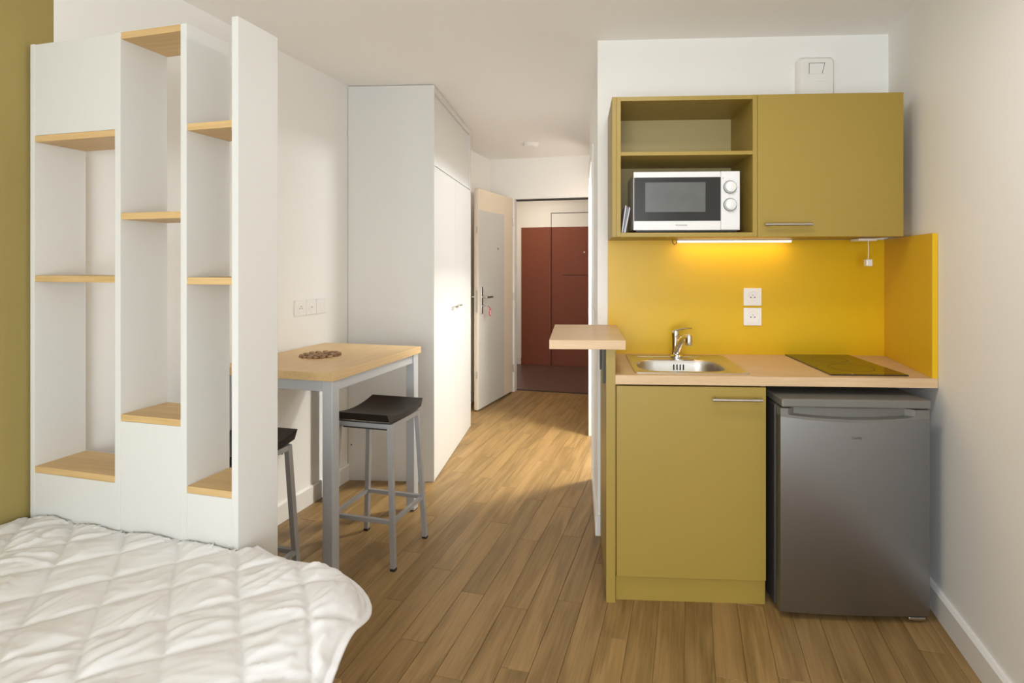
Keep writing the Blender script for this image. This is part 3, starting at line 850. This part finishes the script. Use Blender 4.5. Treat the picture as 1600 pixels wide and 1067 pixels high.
# quilted duvet: diamond stitched, hanging over the right side and rounding the far corner
def duvet():
    bm = bmesh.new()
    XE, RC = -.905, .12         # where the cloth starts to fall at the right side, corner radius
    ztop = .528
    over, overf = .152, .125    # overhang at the right side / beyond the foot
    nx, ny = 200, 240
    xs0, ys0 = -2.035, -.75
    r, TM = .20, 0.95
    def sm(a, b, x):
        t = min(1, max(0, (x - a) / (b - a))); return t * t * (3 - 2 * t)
    def ridge(v): return 1 - min(1, abs(v) * 2.6)
    FY = 1.214
    vs = []
    RS = .15
    for j in range(ny + 1):
        row = []
        for i in range(nx + 1):
            u = (i / nx); v = (j / ny) ** .75
            py_ = ys0 + (FY + overf - ys0) * v
            ov_ = over + .085 * (1 - sm(.86, 1.16, py_))
            px_ = xs0 + (XE + ov_ - xs0) * u
            YF = 1.300 - (1.300 - FY) * sm(-1.30, -1.12, px_)
            cxx, cyy = XE + ov_ - RS, FY + overf - RS
            edge = min(XE + ov_ - px_, FY + overf - py_)
            if px_ > cxx and py_ > cyy:        # round the sheet's own corner
                a_, b_ = (px_ - cxx) / RS, (py_ - cyy) / RS
                a2, b2 = a_ * math.sqrt(max(0, 1 - b_ * b_ / 2)), b_ * math.sqrt(max(0, 1 - a_ * a_ / 2))
                px_, py_ = cxx + a2 * RS, cyy + b2 * RS
                edge = RS - math.hypot(px_ - cxx, py_ - cyy)
            qx, qy = px_ - (XE - RC), py_ - (YF - RC)
            if qx > 0 and qy > 0:
                l = math.hypot(qx, qy); d = l - RC; nx_, ny_ = qx / l, qy / l
            elif qx > qy: d = qx - RC; nx_, ny_ = 1, 0
            else: d = qy - RC; nx_, ny_ = 0, 1
            if d <= 0:
                p = Vector((px_, py_, ztop)); nr = Vector((0, 0, 1))
            else:
                th = min(d / r, TM); rest = max(0, d - TM * r)
                out = r * math.sin(th) + rest * math.cos(TM); down = r * (1 - math.cos(th)) + rest * math.sin(TM)
                p = Vector((px_ - nx_ * (d - out), py_ - ny_ * (d - out), ztop - down))
                nr = Vector((nx_ * math.sin(th), ny_ * math.sin(th), math.cos(th)))
            # diamond stitching: flat puffed fields with narrow seams
            jx = .012 * noise.noise(Vector((px_ * 5, py_ * 5, 7)))
            a = (px_ + py_ - .04 + jx) / .2; b = (px_ - py_ + .14 + jx) / .2
            da, db = abs(a - round(a)) * .141, abs(b - round(b)) * .141
            dm2 = min(da, db)
            puff = .0075 * (1 - math.exp(-dm2 / .008)) + .0045 * math.sin(math.pi * min(1, da / .0705) / 2) * math.sin(math.pi * min(1, db / .0705) / 2)
            # folds: long soft ones and short crisp ones pulling away from the seams
            q = Vector((px_, py_, 0))
            wr = .009 * noise.noise(q * 3.0)
            ca = noise.noise(Vector((math.floor(a) * 1.7 + .3, math.floor(b) * 2.3 + .6, 4.0)))
            ang = .95 + ca * 1.3
            s_ = px_ * math.cos(ang) + py_ * math.sin(ang); t_ = -px_ * math.sin(ang) + py_ * math.cos(ang)
            f1 = ridge(noise.noise(Vector((s_ * 5, t_ * 20 + 2 * noise.noise(q * 6), ca * 5))))
            f2 = ridge(noise.noise(Vector((s_ * 13, t_ * 46, ca * 9 + 3))))
            amp = .35 + .65 * max(0, min(1, .5 + 1.6 * noise.noise(q * 2.3 + Vector((5, 1, 0)))))
            wr += (.0095 * f1 ** 3 + .0042 * f2 ** 2) * amp * (1 - math.exp(-dm2 / .008))
            if edge < .07: k_ = sm(0, .07, edge); puff *= k_; wr *= .15 + .85 * k_
            if edge < .008: puff += .005
            elif edge < .020: puff -= .003
            p = p + nr * (puff + wr)
            if p.x < -1.225 and p.y > 1.279: p.y = 1.279
            row.append(bm.verts.new(p))
        vs.append(row)
    for j in range(ny):
        for i in range(nx):
            bm.faces.new((vs[j][i], vs[j][i + 1], vs[j + 1][i + 1], vs[j + 1][i]))
    bmesh.ops.translate(bm, vec=(1.45, -.28, -.47), verts=bm.verts)
    bmesh.ops.recalc_face_normals(bm, faces=bm.faces[:])
    me = bpy.data.meshes.new('duvet'); bm.to_mesh(me); bm.free()
    me.materials.append(MATS['duvet'])
    me.polygons.foreach_set('use_smooth', [True] * len(me.polygons))
    o = link('duvet', me); place(o, (-1.45, .28, .47), 'R')
    so = o.modifiers.new('thickness', 'SOLIDIFY'); so.thickness = .012; so.offset = -1
    return tag(o, 'white diamond-quilted duvet spread over the bed', 'duvet')
duvet()
